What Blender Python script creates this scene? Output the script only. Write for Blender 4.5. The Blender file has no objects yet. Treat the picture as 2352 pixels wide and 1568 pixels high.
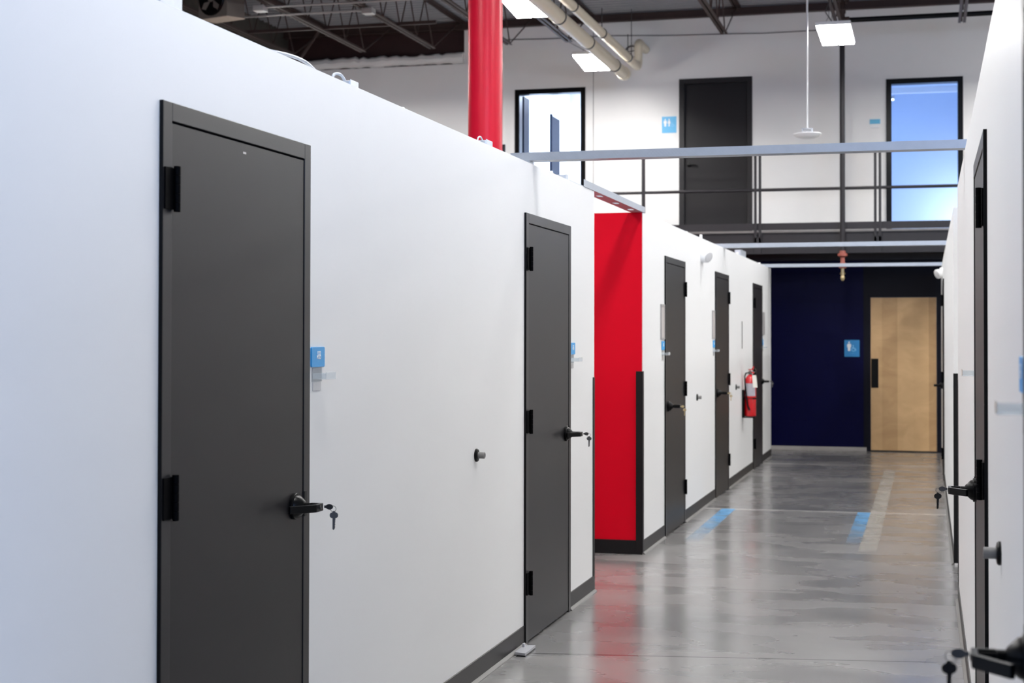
import bpy, bmesh, math, random
from mathutils import Vector, Matrix
random.seed(7)
SC = bpy.context.scene
COL = SC.collection
PI = math.pi

# ------------------------------------------------------------------ camera
CAM_F, CAM_YAW, CAM_PITCH, CAM_ROLL, CAM_PPY, CAM_H = 3546.8, .2627, .0168, .0016, 712.5, 1.5569
cy_, sy_ = math.cos(CAM_YAW), math.sin(CAM_YAW)
r_ = Vector((cy_, sy_, 0)); f_ = Vector((-sy_, cy_, 0)); u_ = Vector((0, 0, 1))
F_ = f_*math.cos(CAM_PITCH)+u_*math.sin(CAM_PITCH)
u2_ = -f_*math.sin(CAM_PITCH)+u_*math.cos(CAM_PITCH)
R_ = r_*math.cos(CAM_ROLL)+u2_*math.sin(CAM_ROLL)
U_ = -r_*math.sin(CAM_ROLL)+u2_*math.cos(CAM_ROLL)
cd = bpy.data.cameras.new('camera')
cam = bpy.data.objects.new('camera', cd); COL.objects.link(cam)
m = Matrix((R_, U_, -F_)).transposed().to_4x4()
m.translation = Vector((0, 0, CAM_H))
cam.matrix_world = m
cd.sensor_fit = 'HORIZONTAL'; cd.sensor_width = 36.0
cd.lens = 36.0*CAM_F/2352
cd.shift_y = (CAM_PPY-784)/2352
cd.clip_start = .05; cd.clip_end = 200
cd.dof.use_dof = True; cd.dof.focus_distance = 6.3; cd.dof.aperture_fstop = 5.0
SC.camera = cam

# ------------------------------------------------------------------ view, world
SC.view_settings.view_transform = 'Standard'
SC.view_settings.look = 'None'
SC.view_settings.gamma = 1.0
SC.view_settings.use_curve_mapping = False
SC.view_settings.exposure = 0.05
w = bpy.data.worlds.new('world'); SC.world = w; w.use_nodes = True
bg = w.node_tree.nodes['Background']
bg.inputs[0].default_value = (.55, .68, 1, 1); bg.inputs[1].default_value = .12

LAMP_COL = (1.0, .985, .965)
LAMP_STRENGTH = 78.0

def area(name, loc, size, power, col, target=None, rot=None):
    l = bpy.data.lights.new(name, 'AREA'); l.shape = 'RECTANGLE'
    l.size, l.size_y = size; l.energy = power; l.color = col
    o = bpy.data.objects.new(name, l); COL.objects.link(o); o.location = loc
    if target is not None:
        o.rotation_euler = (Vector(target)-Vector(loc)).to_track_quat('-Z', 'Y').to_euler()
    return o
# daylight of the entrance glazing behind the camera
area('entrance_daylight', (4.6, -3.8, 3.4), (5.0, 2.6), 640, (.42, .60, 1.0), target=(-2, 4.0, 1.7))
# upstairs rooms, lit cool
area('office_light', (-4.6, 23.6, 5.45), (1.2, 2.4), 150, (.66, .80, 1.0), target=(-4.6, 23.6, 3))
area('meeting_room_fill', (1.2, 24.2, 3.15), (1.2, .4), 40, (.85, .92, 1.0), target=(-.3, 25.2, 2.95))  # unseen fill, added to brighten the lower far wall
area('meeting_room_light', (-.45, 23.6, 4.98), (1.6, .25), 5.5, (.18, .44, 1.0), target=(-.2, 25.2, 3.3))

# ------------------------------------------------------------------ materials
def mat(name, col, rough=.5, metal=0., var=.0, vscale=8., bump=0., bscale=60., spec=.5, emit=None, coat=0.):
    M = bpy.data.materials.new(name); M.use_nodes = True
    nt = M.node_tree; b = nt.nodes['Principled BSDF']
    b.inputs['Roughness'].default_value = rough
    b.inputs['Metallic'].default_value = metal
    b.inputs['Specular IOR Level'].default_value = spec
    b.inputs['Coat Weight'].default_value = coat
    tc = nt.nodes.new('ShaderNodeTexCoord')
    n = nt.nodes.new('ShaderNodeTexNoise'); n.inputs['Scale'].default_value = vscale
    n.inputs['Detail'].default_value = 4
    nt.links.new(tc.outputs['Object'], n.inputs['Vector'])
    mix = nt.nodes.new('ShaderNodeMix'); mix.data_type = 'RGBA'
    a = tuple(c*(1-var) for c in col); z = tuple(min(1, c*(1+var)) for c in col)
    mix.inputs[6].default_value = (*a, 1); mix.inputs[7].default_value = (*z, 1)
    nt.links.new(n.outputs['Fac'], mix.inputs[0])
    nt.links.new(mix.outputs[2], b.inputs['Base Color'])
    if bump > 0:
        n2 = nt.nodes.new('ShaderNodeTexNoise'); n2.inputs['Scale'].default_value = bscale
        nt.links.new(tc.outputs['Object'], n2.inputs['Vector'])
        bp = nt.nodes.new('ShaderNodeBump'); bp.inputs['Strength'].default_value = bump
        bp.inputs['Distance'].default_value = .002
        nt.links.new(n2.outputs['Fac'], bp.inputs['Height'])
        nt.links.new(bp.outputs[0], b.inputs['Normal'])
    if emit:
        b.inputs['Emission Color'].default_value = (*emit[0], 1)
        b.inputs['Emission Strength'].default_value = emit[1]
    return M

M = {}
M['wall'] = mat('pod_wall_paint', (.80, .805, .81), .42, var=.01, vscale=1.5, bump=.06, bscale=250)
M['upper'] = mat('upper_wall_paint', (.87, .86, .84), .6, var=.01, bump=.05)
M['red'] = mat('red_wall_paint', (.60, .0003, .014), .5, var=.02, bump=.05, bscale=200, spec=.1)
M['redcol'] = mat('red_column_enamel', (.50, .007, .028), .36, var=.02, spec=.25)
M['door'] = mat('charcoal_door_paint', (.017, .016, .0175), .36, var=.04, vscale=3, bump=.08, bscale=400, spec=.22)
M['frame'] = mat('charcoal_frame_paint', (.021, .020, .0215), .34, var=.03, spec=.28)
M['black'] = mat('black_hardware', (.0025, .0025, .003), .32, var=.1, spec=.16)
M['hinge'] = mat('matt_black_hinge', (.0015, .0015, .002), .6, var=.1, spec=.05)
M['guard'] = mat('black_rubber_guard', (.005, .005, .006), .5, var=.1, spec=.25)
M['base'] = mat('rubber_base', (.02, .0185, .0195), .45, var=.08, spec=.35)
M['toe'] = mat('rubber_toe', (.16, .155, .15), .5, var=.1)
M['chrome'] = mat('nickel_key', (.20, .195, .19), .34, 1., var=.1)
M['brass'] = mat('brass', (.60, .48, .28), .3, 1., var=.1)
M['grey_rubber'] = mat('grey_rubber', (.20, .195, .195), .6, var=.05)
M['blue'] = mat('sign_blue', (.035, .33, .72), .4, var=.02)
M['white'] = mat('white_print', (.86, .88, .9), .5, var=.01)
M['braille'] = mat('raised_blue_print', (.22, .58, .88), .4, var=.01)
M['navyblk'] = mat('navy_trim_paint', (.0025, .0028, .009), .5, var=.1, spec=.15)
M['beam'] = mat('mezzanine_steel_paint', (.017, .015, .018), .45, var=.12, spec=.35)
M['curb'] = mat('concrete_curb', (.35, .33, .32), .7, var=.12, bump=.3)
M['rust'] = mat('red_oxide_steel', (.042, .022, .018), .6, var=.2)
M['darkpanel'] = mat('maroon_girder_paint', (.035, .012, .012), .6, var=.3)
M['olive'] = mat('olive_block_wall', (.05, .045, .038), .8, var=.3, bump=.4)
M['warewall'] = mat('warehouse_wall_paint', (.22, .22, .22), .7, var=.05)
M['pvc'] = mat('cream_pipe', (.74, .65, .50), .4, var=.05)
M['clamp'] = mat('dark_clamp', (.05, .045, .045), .4, var=.1)
M['conduit'] = mat('conduit_steel', (.50, .49, .48), .4, .6, var=.08)
M['heater'] = mat('heater_enamel', (.13, .115, .10), .5, var=.1)
M['heaterb'] = mat('heater_pan', (.62, .52, .42), .5, var=.15)
M['fixture'] = mat('fixture_white', (.75, .75, .75), .4, var=.02)
M['lamp'] = mat('lamp_lens', (.9, .9, .9), .4, emit=(LAMP_COL, LAMP_STRENGTH))
M['tube'] = mat('tube_lens', (.9, .9, .9), .4, emit=((.6, .78, 1), 5))
M['plastic'] = mat('white_plastic', (.82, .83, .84), .35, var=.01)
M['lens'] = mat('frosted_lens', (.60, .60, .61), .2, var=.1, vscale=120)
M['extred'] = mat('extinguisher_red', (.62, .006, .012), .22, var=.03, coat=.5)
M['extlabel'] = mat('silver_label', (.42, .40, .45), .4, var=.1, vscale=90)
M['paper'] = mat('paper_tag', (.85, .83, .76), .6, var=.02)
M['notice'] = mat('grey_notice', (.50, .47, .46), .4, var=.05)
M['noticeedge'] = mat('grey_notice_frame', (.33, .32, .32), .4, var=.05)
M['redfit'] = mat('red_fitting', (.27, .07, .05), .5, var=.3)
M['room_blue'] = mat('pale_blue_wall_paint', (.58, .70, .90), .6, var=.01)
M['room'] = mat('office_wall_paint', (.86, .88, .92), .6, var=.01)
M['darkblue'] = mat('dark_office_door', (.0012, .004, .015), .4, var=.1, spec=.05)
M['bx'] = mat('galvanised_box', (.52, .56, .62), .38, .45, var=.1, vscale=40)
M['dust'] = mat('bracket_steel', (.50, .51, .55), .42, .5, var=.1, vscale=30)

def galv():
    Mx = mat('galvanised_stud', (.40, .435, .49), .40, .5, var=.08, vscale=25)
    nt = Mx.node_tree; b = nt.nodes['Principled BSDF']
    tc = nt.nodes.new('ShaderNodeTexCoord')
    mp = nt.nodes.new('ShaderNodeMapping'); mp.inputs['Scale'].default_value = (110, 110, 110)
    nt.links.new(tc.outputs['Object'], mp.inputs['Vector'])
    br = nt.nodes.new('ShaderNodeTexChecker'); br.inputs['Scale'].default_value = 1.0
    nt.links.new(mp.outputs[0], br.inputs['Vector'])
    bp = nt.nodes.new('ShaderNodeBump'); bp.inputs['Strength'].default_value = .35; bp.inputs['Distance'].default_value = .001
    nt.links.new(br.outputs['Fac'], bp.inputs['Height']); nt.links.new(bp.outputs[0], b.inputs['Normal'])
    return Mx
M['galv'] = galv()

def clear_mat():
    Mx = bpy.data.materials.new('clear_acrylic'); Mx.use_nodes = True
    nt = Mx.node_tree; N = nt.nodes.new; L = nt.links.new
    gl = nt.nodes['Principled BSDF']; gl.inputs['Base Color'].default_value = (.80, .83, .86, 1); gl.inputs['Roughness'].default_value = .08
    n = N('ShaderNodeTexNoise'); n.inputs['Scale'].default_value = 30
    bp = N('ShaderNodeBump'); bp.inputs['Strength'].default_value = .1
    L(n.outputs['Fac'], bp.inputs['Height']); L(bp.outputs[0], gl.inputs['Normal'])
    tr = N('ShaderNodeBsdfTransparent'); tr.inputs[0].default_value = (.95, .97, .98, 1)
    lw = N('ShaderNodeLayerWeight'); lw.inputs[0].default_value = .35
    mr = N('ShaderNodeMapRange'); mr.inputs['To Min'].default_value = .10; mr.inputs['To Max'].default_value = .75
    L(lw.outputs['Facing'], mr.inputs[0])
    mx = N('ShaderNodeMixShader'); L(mr.outputs[0], mx.inputs[0]); L(tr.outputs[0], mx.inputs[1]); L(gl.outputs[0], mx.inputs[2])
    L(mx.outputs[0], nt.nodes['Material Output'].inputs[0])
    return Mx
M['clear'] = clear_mat()

def block_mat():      # painted concrete block: courses 0.2 x 0.4
    Mx = mat('navy_block_paint', (.0014, .0018, .030), .42, var=.12, vscale=5, spec=.08)
    nt = Mx.node_tree; b = nt.nodes['Principled BSDF']
    tc = nt.nodes.new('ShaderNodeTexCoord')
    sp = nt.nodes.new('ShaderNodeSeparateXYZ'); cb = nt.nodes.new('ShaderNodeCombineXYZ')
    nt.links.new(tc.outputs['Object'], sp.inputs[0])
    nt.links.new(sp.outputs['X'], cb.inputs['X']); nt.links.new(sp.outputs['Z'], cb.inputs['Y'])
    br = nt.nodes.new('ShaderNodeTexBrick')
    br.inputs['Scale'].default_value = 1.0; br.inputs['Brick Width'].default_value = .81
    br.inputs['Row Height'].default_value = .405; br.inputs['Mortar Size'].default_value = .008
    nt.links.new(cb.outputs[0], br.inputs['Vector'])
    inv = nt.nodes.new('ShaderNodeMath'); inv.operation = 'SUBTRACT'; inv.inputs[0].default_value = 1
    nt.links.new(br.outputs['Fac'], inv.inputs[1])
    bp = nt.nodes.new('ShaderNodeBump'); bp.inputs['Strength'].default_value = .8; bp.inputs['Distance'].default_value = .006
    nt.links.new(inv.outputs[0], bp.inputs['Height']); nt.links.new(bp.outputs[0], b.inputs['Normal'])
    return Mx
M['navy'] = block_mat()

def wood_mat():       # maple veneer leaves, vertical, each leaf its own tone
    Mx = bpy.data.materials.new('maple_veneer'); Mx.use_nodes = True
    nt = Mx.node_tree; b = nt.nodes['Principled BSDF']; b.inputs['Roughness'].default_value = .4
    N = nt.nodes.new; L = nt.links.new
    tc = N('ShaderNodeTexCoord'); sp = N('ShaderNodeSeparateXYZ'); L(tc.outputs['Object'], sp.inputs[0])
    mul = N('ShaderNodeMath'); mul.operation = 'DIVIDE'; mul.inputs[1].default_value = .205
    L(sp.outputs['X'], mul.inputs[0])
    fl = N('ShaderNodeMath'); fl.operation = 'FLOOR'; L(mul.outputs[0], fl.inputs[0])
    wn = N('ShaderNodeTexWhiteNoise'); wn.noise_dimensions = '1D'; L(fl.outputs[0], wn.inputs['W'])
    mp = N('ShaderNodeMapping'); mp.inputs['Scale'].default_value = (3.0, 3.0, 5.0)
    L(tc.outputs['Object'], mp.inputs['Vector'])
    nz = N('ShaderNodeTexNoise'); nz.inputs['Scale'].default_value = 1.0; nz.inputs['Detail'].default_value = 3; nz.inputs['Distortion'].default_value = 1.2
    L(mp.outputs[0], nz.inputs['Vector'])
    add = N('ShaderNodeMath'); add.operation = 'MULTIPLY_ADD'; add.inputs[1].default_value = .45
    L(wn.outputs['Value'], add.inputs[0])
    sc = N('ShaderNodeMath'); sc.operation = 'MULTIPLY'; sc.inputs[1].default_value = .75; L(nz.outputs['Fac'], sc.inputs[0])
    L(sc.outputs[0], add.inputs[2])
    cr = N('ShaderNodeValToRGB')
    cr.color_ramp.elements[0].position = .15; cr.color_ramp.elements[0].color = (.43, .255, .115, 1)
    cr.color_ramp.elements[1].position = .9; cr.color_ramp.elements[1].color = (.70, .46, .235, 1)
    L(add.outputs[0], cr.inputs[0]); L(cr.outputs[0], b.inputs['Base Color'])
    return Mx
M['wood'] = wood_mat()

def floor_mat():
    Mx = bpy.data.materials.new('polished_concrete'); Mx.use_nodes = True
    nt = Mx.node_tree; b = nt.nodes['Principled BSDF']
    N = nt.nodes.new; L = nt.links.new
    tc = N('ShaderNodeTexCoord')
    def noise(scale, detail, dist=0, sc=(1, 1, 1), rough=.55):
        mp = N('ShaderNodeMapping'); mp.inputs['Scale'].default_value = sc
        L(tc.outputs['Object'], mp.inputs['Vector'])
        n = N('ShaderNodeTexNoise'); n.inputs['Scale'].default_value = scale; n.inputs['Detail'].default_value = detail
        n.inputs['Distortion'].default_value = dist; n.inputs['Roughness'].default_value = rough
        L(mp.outputs[0], n.inputs['Vector']); return n
    n1 = noise(.55, 6, .4); n2 = noise(1.8, 5, .3, (.7, 1.5, 1), .5); n3 = noise(38, 3)
    a1 = N('ShaderNodeMath'); a1.operation = 'MULTIPLY_ADD'; a1.inputs[1].default_value = .65
    L(n1.outputs['Fac'], a1.inputs[0])
    m2 = N('ShaderNodeMath'); m2.operation = 'MULTIPLY'; m2.inputs[1].default_value = .35; L(n2.outputs['Fac'], m2.inputs[0])
    L(m2.outputs[0], a1.inputs[2])
    cr = N('ShaderNodeValToRGB')
    e = cr.color_ramp.elements
    e[0].position = .37; e[0].color = (.158, .156, .159, 1)
    e[1].position = .60; e[1].color = (.258, .252, .247, 1)
    L(a1.outputs[0], cr.inputs[0])
    sp = N('ShaderNodeSeparateXYZ'); L(tc.outputs['Object'], sp.inputs[0])
    def line(y0, slope, half, wob=0):
        t = N('ShaderNodeMath'); t.operation = 'MULTIPLY_ADD'; t.inputs[1].default_value = -slope; L(sp.outputs['X'], t.inputs[0])
        L(sp.outputs['Y'], t.inputs[2])
        s = N('ShaderNodeMath'); s.operation = 'SUBTRACT'; s.inputs[1].default_value = y0; L(t.outputs[0], s.inputs[0])
        out = s
        if wob:
            wn = noise(1.7, 5, 0); k = N('ShaderNodeMath'); k.operation = 'MULTIPLY_ADD'; k.inputs[1].default_value = wob
            L(wn.outputs['Fac'], k.inputs[0]); L(s.outputs[0], k.inputs[2]); out = k
            h = N('ShaderNodeMath'); h.operation = 'SUBTRACT'; h.inputs[1].default_value = wob*.5; L(k.outputs[0], h.inputs[0]); out = h
        ab = N('ShaderNodeMath'); ab.operation = 'ABSOLUTE'; L(out.outputs[0], ab.inputs[0])
        lt = N('ShaderNodeMath'); lt.operation = 'LESS_THAN'; lt.inputs[1].default_value = half; L(ab.outputs[0], lt.inputs[0])
        return lt
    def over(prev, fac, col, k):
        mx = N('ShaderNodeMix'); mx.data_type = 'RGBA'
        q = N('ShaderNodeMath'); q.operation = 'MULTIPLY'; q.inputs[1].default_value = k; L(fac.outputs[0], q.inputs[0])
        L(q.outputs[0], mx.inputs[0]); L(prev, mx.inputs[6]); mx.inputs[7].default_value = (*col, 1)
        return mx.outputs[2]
    c = cr.outputs[0]
    c = over(c, line(7.69, .165, .010), (.03, .03, .03), .9)
    c = over(c, line(9.68, .09, .010, .22), (.05, .045, .045), .65)
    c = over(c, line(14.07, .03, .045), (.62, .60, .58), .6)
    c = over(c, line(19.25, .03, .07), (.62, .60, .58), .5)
    # pale specks
    vo = N('ShaderNodeTexVoronoi'); vo.inputs['Scale'].default_value = 2.3; L(tc.outputs['Object'], vo.inputs['Vector'])
    sl = N('ShaderNodeMath'); sl.operation = 'LESS_THAN'; sl.inputs[1].default_value = .022; L(vo.outputs['Distance'], sl.inputs[0])
    c = over(c, sl, (.72, .70, .68), .7)
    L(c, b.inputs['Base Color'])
    rr = N('ShaderNodeMapRange'); rr.inputs['From Min'].default_value = .3; rr.inputs['From Max'].default_value = .7; rr.inputs['To Min'].default_value = .20; rr.inputs['To Max'].default_value = .34
    L(n2.outputs['Fac'], rr.inputs[0]); L(rr.outputs[0], b.inputs['Roughness'])
    b.inputs['Specular IOR Level'].default_value = .5
    b.inputs['Coat Weight'].default_value = .5; b.inputs['Coat Roughness'].default_value = .17
    bp = N('ShaderNodeBump'); bp.inputs['Strength'].default_value = .03; bp.inputs['Distance'].default_value = .002
    L(n3.outputs['Fac'], bp.inputs['Height']); L(bp.outputs[0], b.inputs['Normal'])
    return Mx
M['floor'] = floor_mat()

def tape_mat(name, col, cover, fadeY):
    """worn strip: pigment stays only where the noise says so, and thins towards one end"""
    Mx = bpy.data.materials.new(name); Mx.use_nodes = True
    nt = Mx.node_tree; b = nt.nodes['Principled BSDF']; N = nt.nodes.new; L = nt.links.new
    b.inputs['Base Color'].default_value = (*col, 1); b.inputs['Roughness'].default_value = .35
    tr = N('ShaderNodeBsdfTransparent'); mx = N('ShaderNodeMixShader')
    tc = N('ShaderNodeTexCoord'); n = N('ShaderNodeTexNoise'); n.inputs['Scale'].default_value = 3.5; n.inputs['Detail'].default_value = 6
    L(tc.outputs['Object'], n.inputs['Vector'])
    sp = N('ShaderNodeSeparateXYZ'); L(tc.outputs['Object'], sp.inputs[0])
    g = N('ShaderNodeMapRange'); g.inputs['From Min'].default_value = fadeY[0]; g.inputs['From Max'].default_value = fadeY[1]
    g.inputs['To Min'].default_value = 0; g.inputs['To Max'].default_value = cover
    L(sp.outputs['Y'], g.inputs[0])
    s = N('ShaderNodeMapRange'); s.inputs['From Min'].default_value = .3; s.inputs['From Max'].default_value = .55
    L(n.outputs['Fac'], s.inputs[0])
    k = N('ShaderNodeMath'); k.operation = 'MULTIPLY'; L(s.outputs[0], k.inputs[0]); L(g.outputs[0], k.inputs[1])
    L(k.outputs[0], mx.inputs[0]); L(tr.outputs[0], mx.inputs[1]); L(b.outputs[0], mx.inputs[2])
    L(mx.outputs[0], nt.nodes['Material Output'].inputs[0])
    return Mx
M['tape'] = tape_mat('blue_tape', (.17, .46, .80), .75, (-1.15, 1.5))
M['residue'] = tape_mat('pale_residue', (.55, .52, .47), .42, (-4.2, -2.5))

# ------------------------------------------------------------------ mesh helpers
class MB:
    def __init__(s): s.bm = bmesh.new()
    def box(s, x0, x1, y0, y1, z0, z1):
        v = [s.bm.verts.new((x, y, z)) for x in (x0, x1) for y in (y0, y1) for z in (z0, z1)]
        for f in ((0, 1, 3, 2), (4, 6, 7, 5), (0, 4, 5, 1), (2, 3, 7, 6), (0, 2, 6, 4), (1, 5, 7, 3)):
            s.bm.faces.new([v[i] for i in f])
        return s
    def tube(s, pts, r, seg=12, cap=True):
        pts = [Vector(p) for p in pts]; rings = []
        rs = r if isinstance(r, (list, tuple)) else [r]*len(pts)
        ref = None
        for i, p in enumerate(pts):
            if i == 0: d = pts[1]-p
            elif i == len(pts)-1: d = p-pts[-2]
            else: d = (pts[i+1]-p).normalized()+(p-pts[i-1]).normalized()
            d.normalize()
            if ref is None:
                ref = Vector((0, 0, 1)) if abs(d.z) < .9 else Vector((1, 0, 0))
            a = d.cross(ref).normalized(); b = d.cross(a).normalized(); ref = -b if (-b).length else ref
            ref = a.cross(d)
            rings.append([s.bm.verts.new(p+(a*math.cos(2*PI*k/seg)+b*math.sin(2*PI*k/seg))*rs[i]) for k in range(seg)])
        for A, B in zip(rings, rings[1:]):
            for k in range(seg): s.bm.faces.new((A[k], A[(k+1) % seg], B[(k+1) % seg], B[k]))
        if cap: s.bm.faces.new(rings[0]); s.bm.faces.new(rings[-1][::-1])
        return s
    def lathe(s, prof, origin=(0, 0, 0), axis=(0, 0, 1), seg=24):
        """prof: (radius, height) along axis"""
        ax = Vector(axis).normalized(); o = Vector(origin)
        ref = Vector((0, 0, 1)) if abs(ax.z) < .9 else Vector((1, 0, 0))
        a = ax.cross(ref).normalized(); b = ax.cross(a)
        rings = []
        for r, h in prof:
            r = max(r, .0003)
            rings.append([s.bm.verts.new(o+ax*h+(a*math.cos(2*PI*k/seg)+b*math.sin(2*PI*k/seg))*r) for k in range(seg)])
        for A, B in zip(rings, rings[1:]):
            for k in range(seg): s.bm.faces.new((A[k], A[(k+1) % seg], B[(k+1) % seg], B[k]))
        s.bm.faces.new(rings[0]); s.bm.faces.new(rings[-1][::-1])
        return s
    def prism(s, poly, f0, f1):
        """poly: list of 2D; f0/f1 map a 2D point to the two end faces"""
        A = [s.bm.verts.new(f0(*p)) for p in poly]; B = [s.bm.verts.new(f1(*p)) for p in poly]
        n = len(poly)
        for k in range(n): s.bm.faces.new((A[k], A[(k+1) % n], B[(k+1) % n], B[k]))
        s.bm.faces.new(A); s.bm.faces.new(B[::-1])
        return s
    def build(s, name, material, parent=None, bevel=0, smooth=False, loc=None):
        bmesh.ops.recalc_face_normals(s.bm, faces=s.bm.faces)
        me = bpy.data.meshes.new(name)
        if loc is not None:
            bmesh.ops.translate(s.bm, verts=s.bm.verts, vec=-Vector(loc))
        if smooth:
            for f in s.bm.faces: f.smooth = True
            for e in s.bm.edges:
                if len(e.link_faces) == 2 and e.calc_face_angle(0) > .6: e.smooth = False
        s.bm.to_mesh(me); s.bm.free()
        me.materials.append(M[material] if isinstance(material, str) else material)
        o = bpy.data.objects.new(name, me); COL.objects.link(o)
        if loc is not None: o.location = loc
        if parent is not None: o.parent = parent
        if bevel:
            bv = o.modifiers.new('bevel', 'BEVEL'); bv.width = bevel; bv.segments = 2; bv.limit_method = 'ANGLE'
        return o

def tag(o, label=None, cat=None, group=None, kind=None):
    if label: o['label'] = label
    if cat: o['category'] = cat
    if group: o['group'] = group
    if kind: o['kind'] = kind
    return o
def empty(name, loc, label=None, cat=None, group=None, kind=None):
    o = bpy.data.objects.new(name, None); COL.objects.link(o); o.location = loc
    o.empty_display_size = .05
    return tag(o, label, cat, group, kind)
def struct(o, label, cat='wall'):
    return tag(o, label, cat, kind='structure')
def copy_tree(o, parent=None):
    c = o.copy(); COL.objects.link(c); c.parent = parent
    for ch in list(o.children): copy_tree(ch, c)
    return c

def text_mesh(name, txt, size, material, parent, matrix, extrude=.0006):
    cu = bpy.data.curves.new(name+'_font', 'FONT'); cu.body = txt; cu.size = size; cu.align_x = 'CENTER'; cu.align_y = 'CENTER'
    cu.extrude = extrude; cu.offset = size*.02
    t = bpy.data.objects.new(name+'_tmp', cu); COL.objects.link(t)
    dg = bpy.context.evaluated_depsgraph_get(); dg.update()
    me = bpy.data.meshes.new_from_object(t.evaluated_get(dg))
    bpy.data.objects.remove(t); bpy.data.curves.remove(cu)
    me.name = name; me.transform(matrix); me.materials.clear(); me.materials.append(M[material])
    o = bpy.data.objects.new(name, me); COL.objects.link(o); o.parent = parent
    return o

# ------------------------------------------------------------------ constants of the place
XL, XR = -1.9694, .1754          # faces of the pod walls on the corridor
H = 2.447
BY = 21.57                       # back wall face
UF = 2.95                        # upper floor level
DW, DH = 1.016, 2.184            # door frame overall
TW = .12
# hinge-side frame edge Y, direction towards latch
DOORS = {
 1: dict(side='L', yh=3.714, d=1), 2: dict(side='L', yh=7.563, d=1),
 3: dict(side='L', yh=12.894, d=-1), 4: dict(side='L', yh=15.84, d=-1), 5: dict(side='L', yh=18.15, d=1),
 6: dict(side='R', yh=1.875, d=1), 7: dict(side='R', yh=4.86, d=1), 8: dict(side='R', yh=17.2, d=1)}

# ------------------------------------------------------------------ floor and shell
o = MB().box(-9.5, 9, -8, 26.5, -.1, 0).build('floor', 'floor'); struct(o, 'polished grey concrete floor of the corridor', 'floor')

def wall_run(name, side, y0, y1, doors, label):
    x = XL if side == 'L' else XR; x0, x1 = (x-TW, x) if side == 'L' else (x, x+TW)
    mb = MB(); cur = y0
    for k in doors:
        D = DOORS[k]; a, b = sorted((D['yh'], D['yh']+D['d']*DW)); a += .004; b -= .004
        mb.box(x0, x1, cur, a, 0, H); mb.box(x0, x1, a, b, DH-.004, H); cur = b
    mb.box(x0, x1, cur, y1, 0, H)
    return struct(mb.build(name, 'wall'), label)
wall_run('wall_left', 'L', -4, 9.262, (1, 2), 'white painted pod wall on the left, nearest the camera')
wall_run('wall_left_rear', 'L', 10.93, 20.32, (3, 4, 5), 'white painted pod wall on the left beyond the red side passage')
wall_run('wall_right', 'R', 1.2, 9.53, (6, 7), 'white painted pod wall on the right, nearest the camera')
wall_run('wall_right_rear', 'R', 11.0, 20.75, (8,), 'white painted pod wall on the right beyond the side passage')
struct(MB().box(-8, XL-.004, 10.925, 11.045, 0, H).build('wall_red', 'red'), 'deep red end wall in the side passage on the left')
struct(MB().box(-8, XL-TW, 9.14, 9.26, 0, H).build('wall_left_return', 'wall'), 'white end wall of the near left pod in the side passage')
struct(MB().box(XR+TW, 7, 9.41, 9.53, 0, H).build('wall_right_return', 'wall'), 'white end wall of the near right pod')
struct(MB().box(XR+TW, 7, 11.0, 11.12, 0, H).build('wall_right_end', 'wall'), 'white end wall of the far right pod facing the camera')
struct(MB().box(-8, XL-TW, 20.2, 20.32, 0, H).build('wall_left_end', 'wall'), 'white end wall of the far left pod row')
for nm, xx in (('wall_left_inner', XL-3.6), ('wall_right_inner', XR+3.5)):
    struct(MB().box(xx-.05, xx+.05, -4 if xx < 0 else 1.2, 9.1, 0, H).build(nm, 'wall'), 'white rear wall inside the pods')

# lower back wall, navy block, with the toilet door opening
dx0, dx1 = -.80, .185
mb = MB(); mb.box(-9.5, -.84, BY, BY+.2, 0, 2.72)
struct(mb.build('wall_back_lower', 'navy'), 'navy blue painted block wall at the end of the corridor')
mb = MB(); mb.box(-.84, dx0, BY-.012, BY+.2, 0, 2.72); mb.box(dx0, dx1, BY-.012, BY+.2, 2.135, 2.72); mb.box(dx1, 8, BY-.012, BY+.2, 0, 2.72)
struct(mb.build('wall_back_panel', 'navyblk'), 'nearly black navy wall around the maple door')
struct(MB().box(-9.5, -.80, BY-.02, BY, 0, .055).build('baseboard_back', 'curb', bevel=.004), 'pale concrete kerb along the foot of the navy wall', 'baseboard')

# upper back wall with three door openings
UD = [(-5.76, -4.715, 5.125), (-3.366, -2.342, 5.18), (-.533, .474, 5.062)]
mb = MB(); cur = -6.53
for a, b, t in UD:
    mb.box(cur, a+.004, BY, BY+.15, 2.72, 6.14); mb.box(a+.004, b-.004, BY, BY+.15, t-.004, 6.14); mb.box(a+.004, b-.004, BY, BY+.15, 2.72, UF); cur = b-.004
mb.box(cur, 8, BY, BY+.15, 2.72, 6.14)
struct(mb.build('wall_back_upper', 'upper'), 'white upper wall behind the mezzanine walkway')
struct(MB().box(-9.5, -5.925, BY-.06, BY-.001, 2.72, 5.53).build('wall_back_upper_left', 'upper'), 'white upper wall at the left behind the red column')
struct(MB().box(-9.5, -6.53, BY+.12, BY+.2, 5.4, 6.14).build('wall_back_gable', 'darkpanel'), 'dark maroon panel above the ledge at the upper left')
# lumpy white ledge
bm = MB(); n = 46
pts = [(-9.5+i*(2.97/n), BY-.02, 5.62+random.uniform(-.012, .012)) for i in range(n+1)]
bm.tube(pts, [.075+random.uniform(-.012, .012) for _ in pts], 10)
struct(bm.build('trim_1', 'upper', smooth=True), 'lumpy off white ledge above the upper left wall', 'trim')
struct(MB().box(-4.604, -4.596, BY-.003, BY, 2.95, 6.1).build('trim_2', 'toe'), 'thin vertical joint strip on the upper wall', 'trim')
struct(MB().box(-9.5, 8, BY-.06, BY, 6.05, 6.14).box(-9.5, 8, BY-.09, BY, 6.03, 6.05).build('trim_3', 'rust'), 'brown steel angle carrying the roof deck along the back wall', 'trim')
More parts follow.
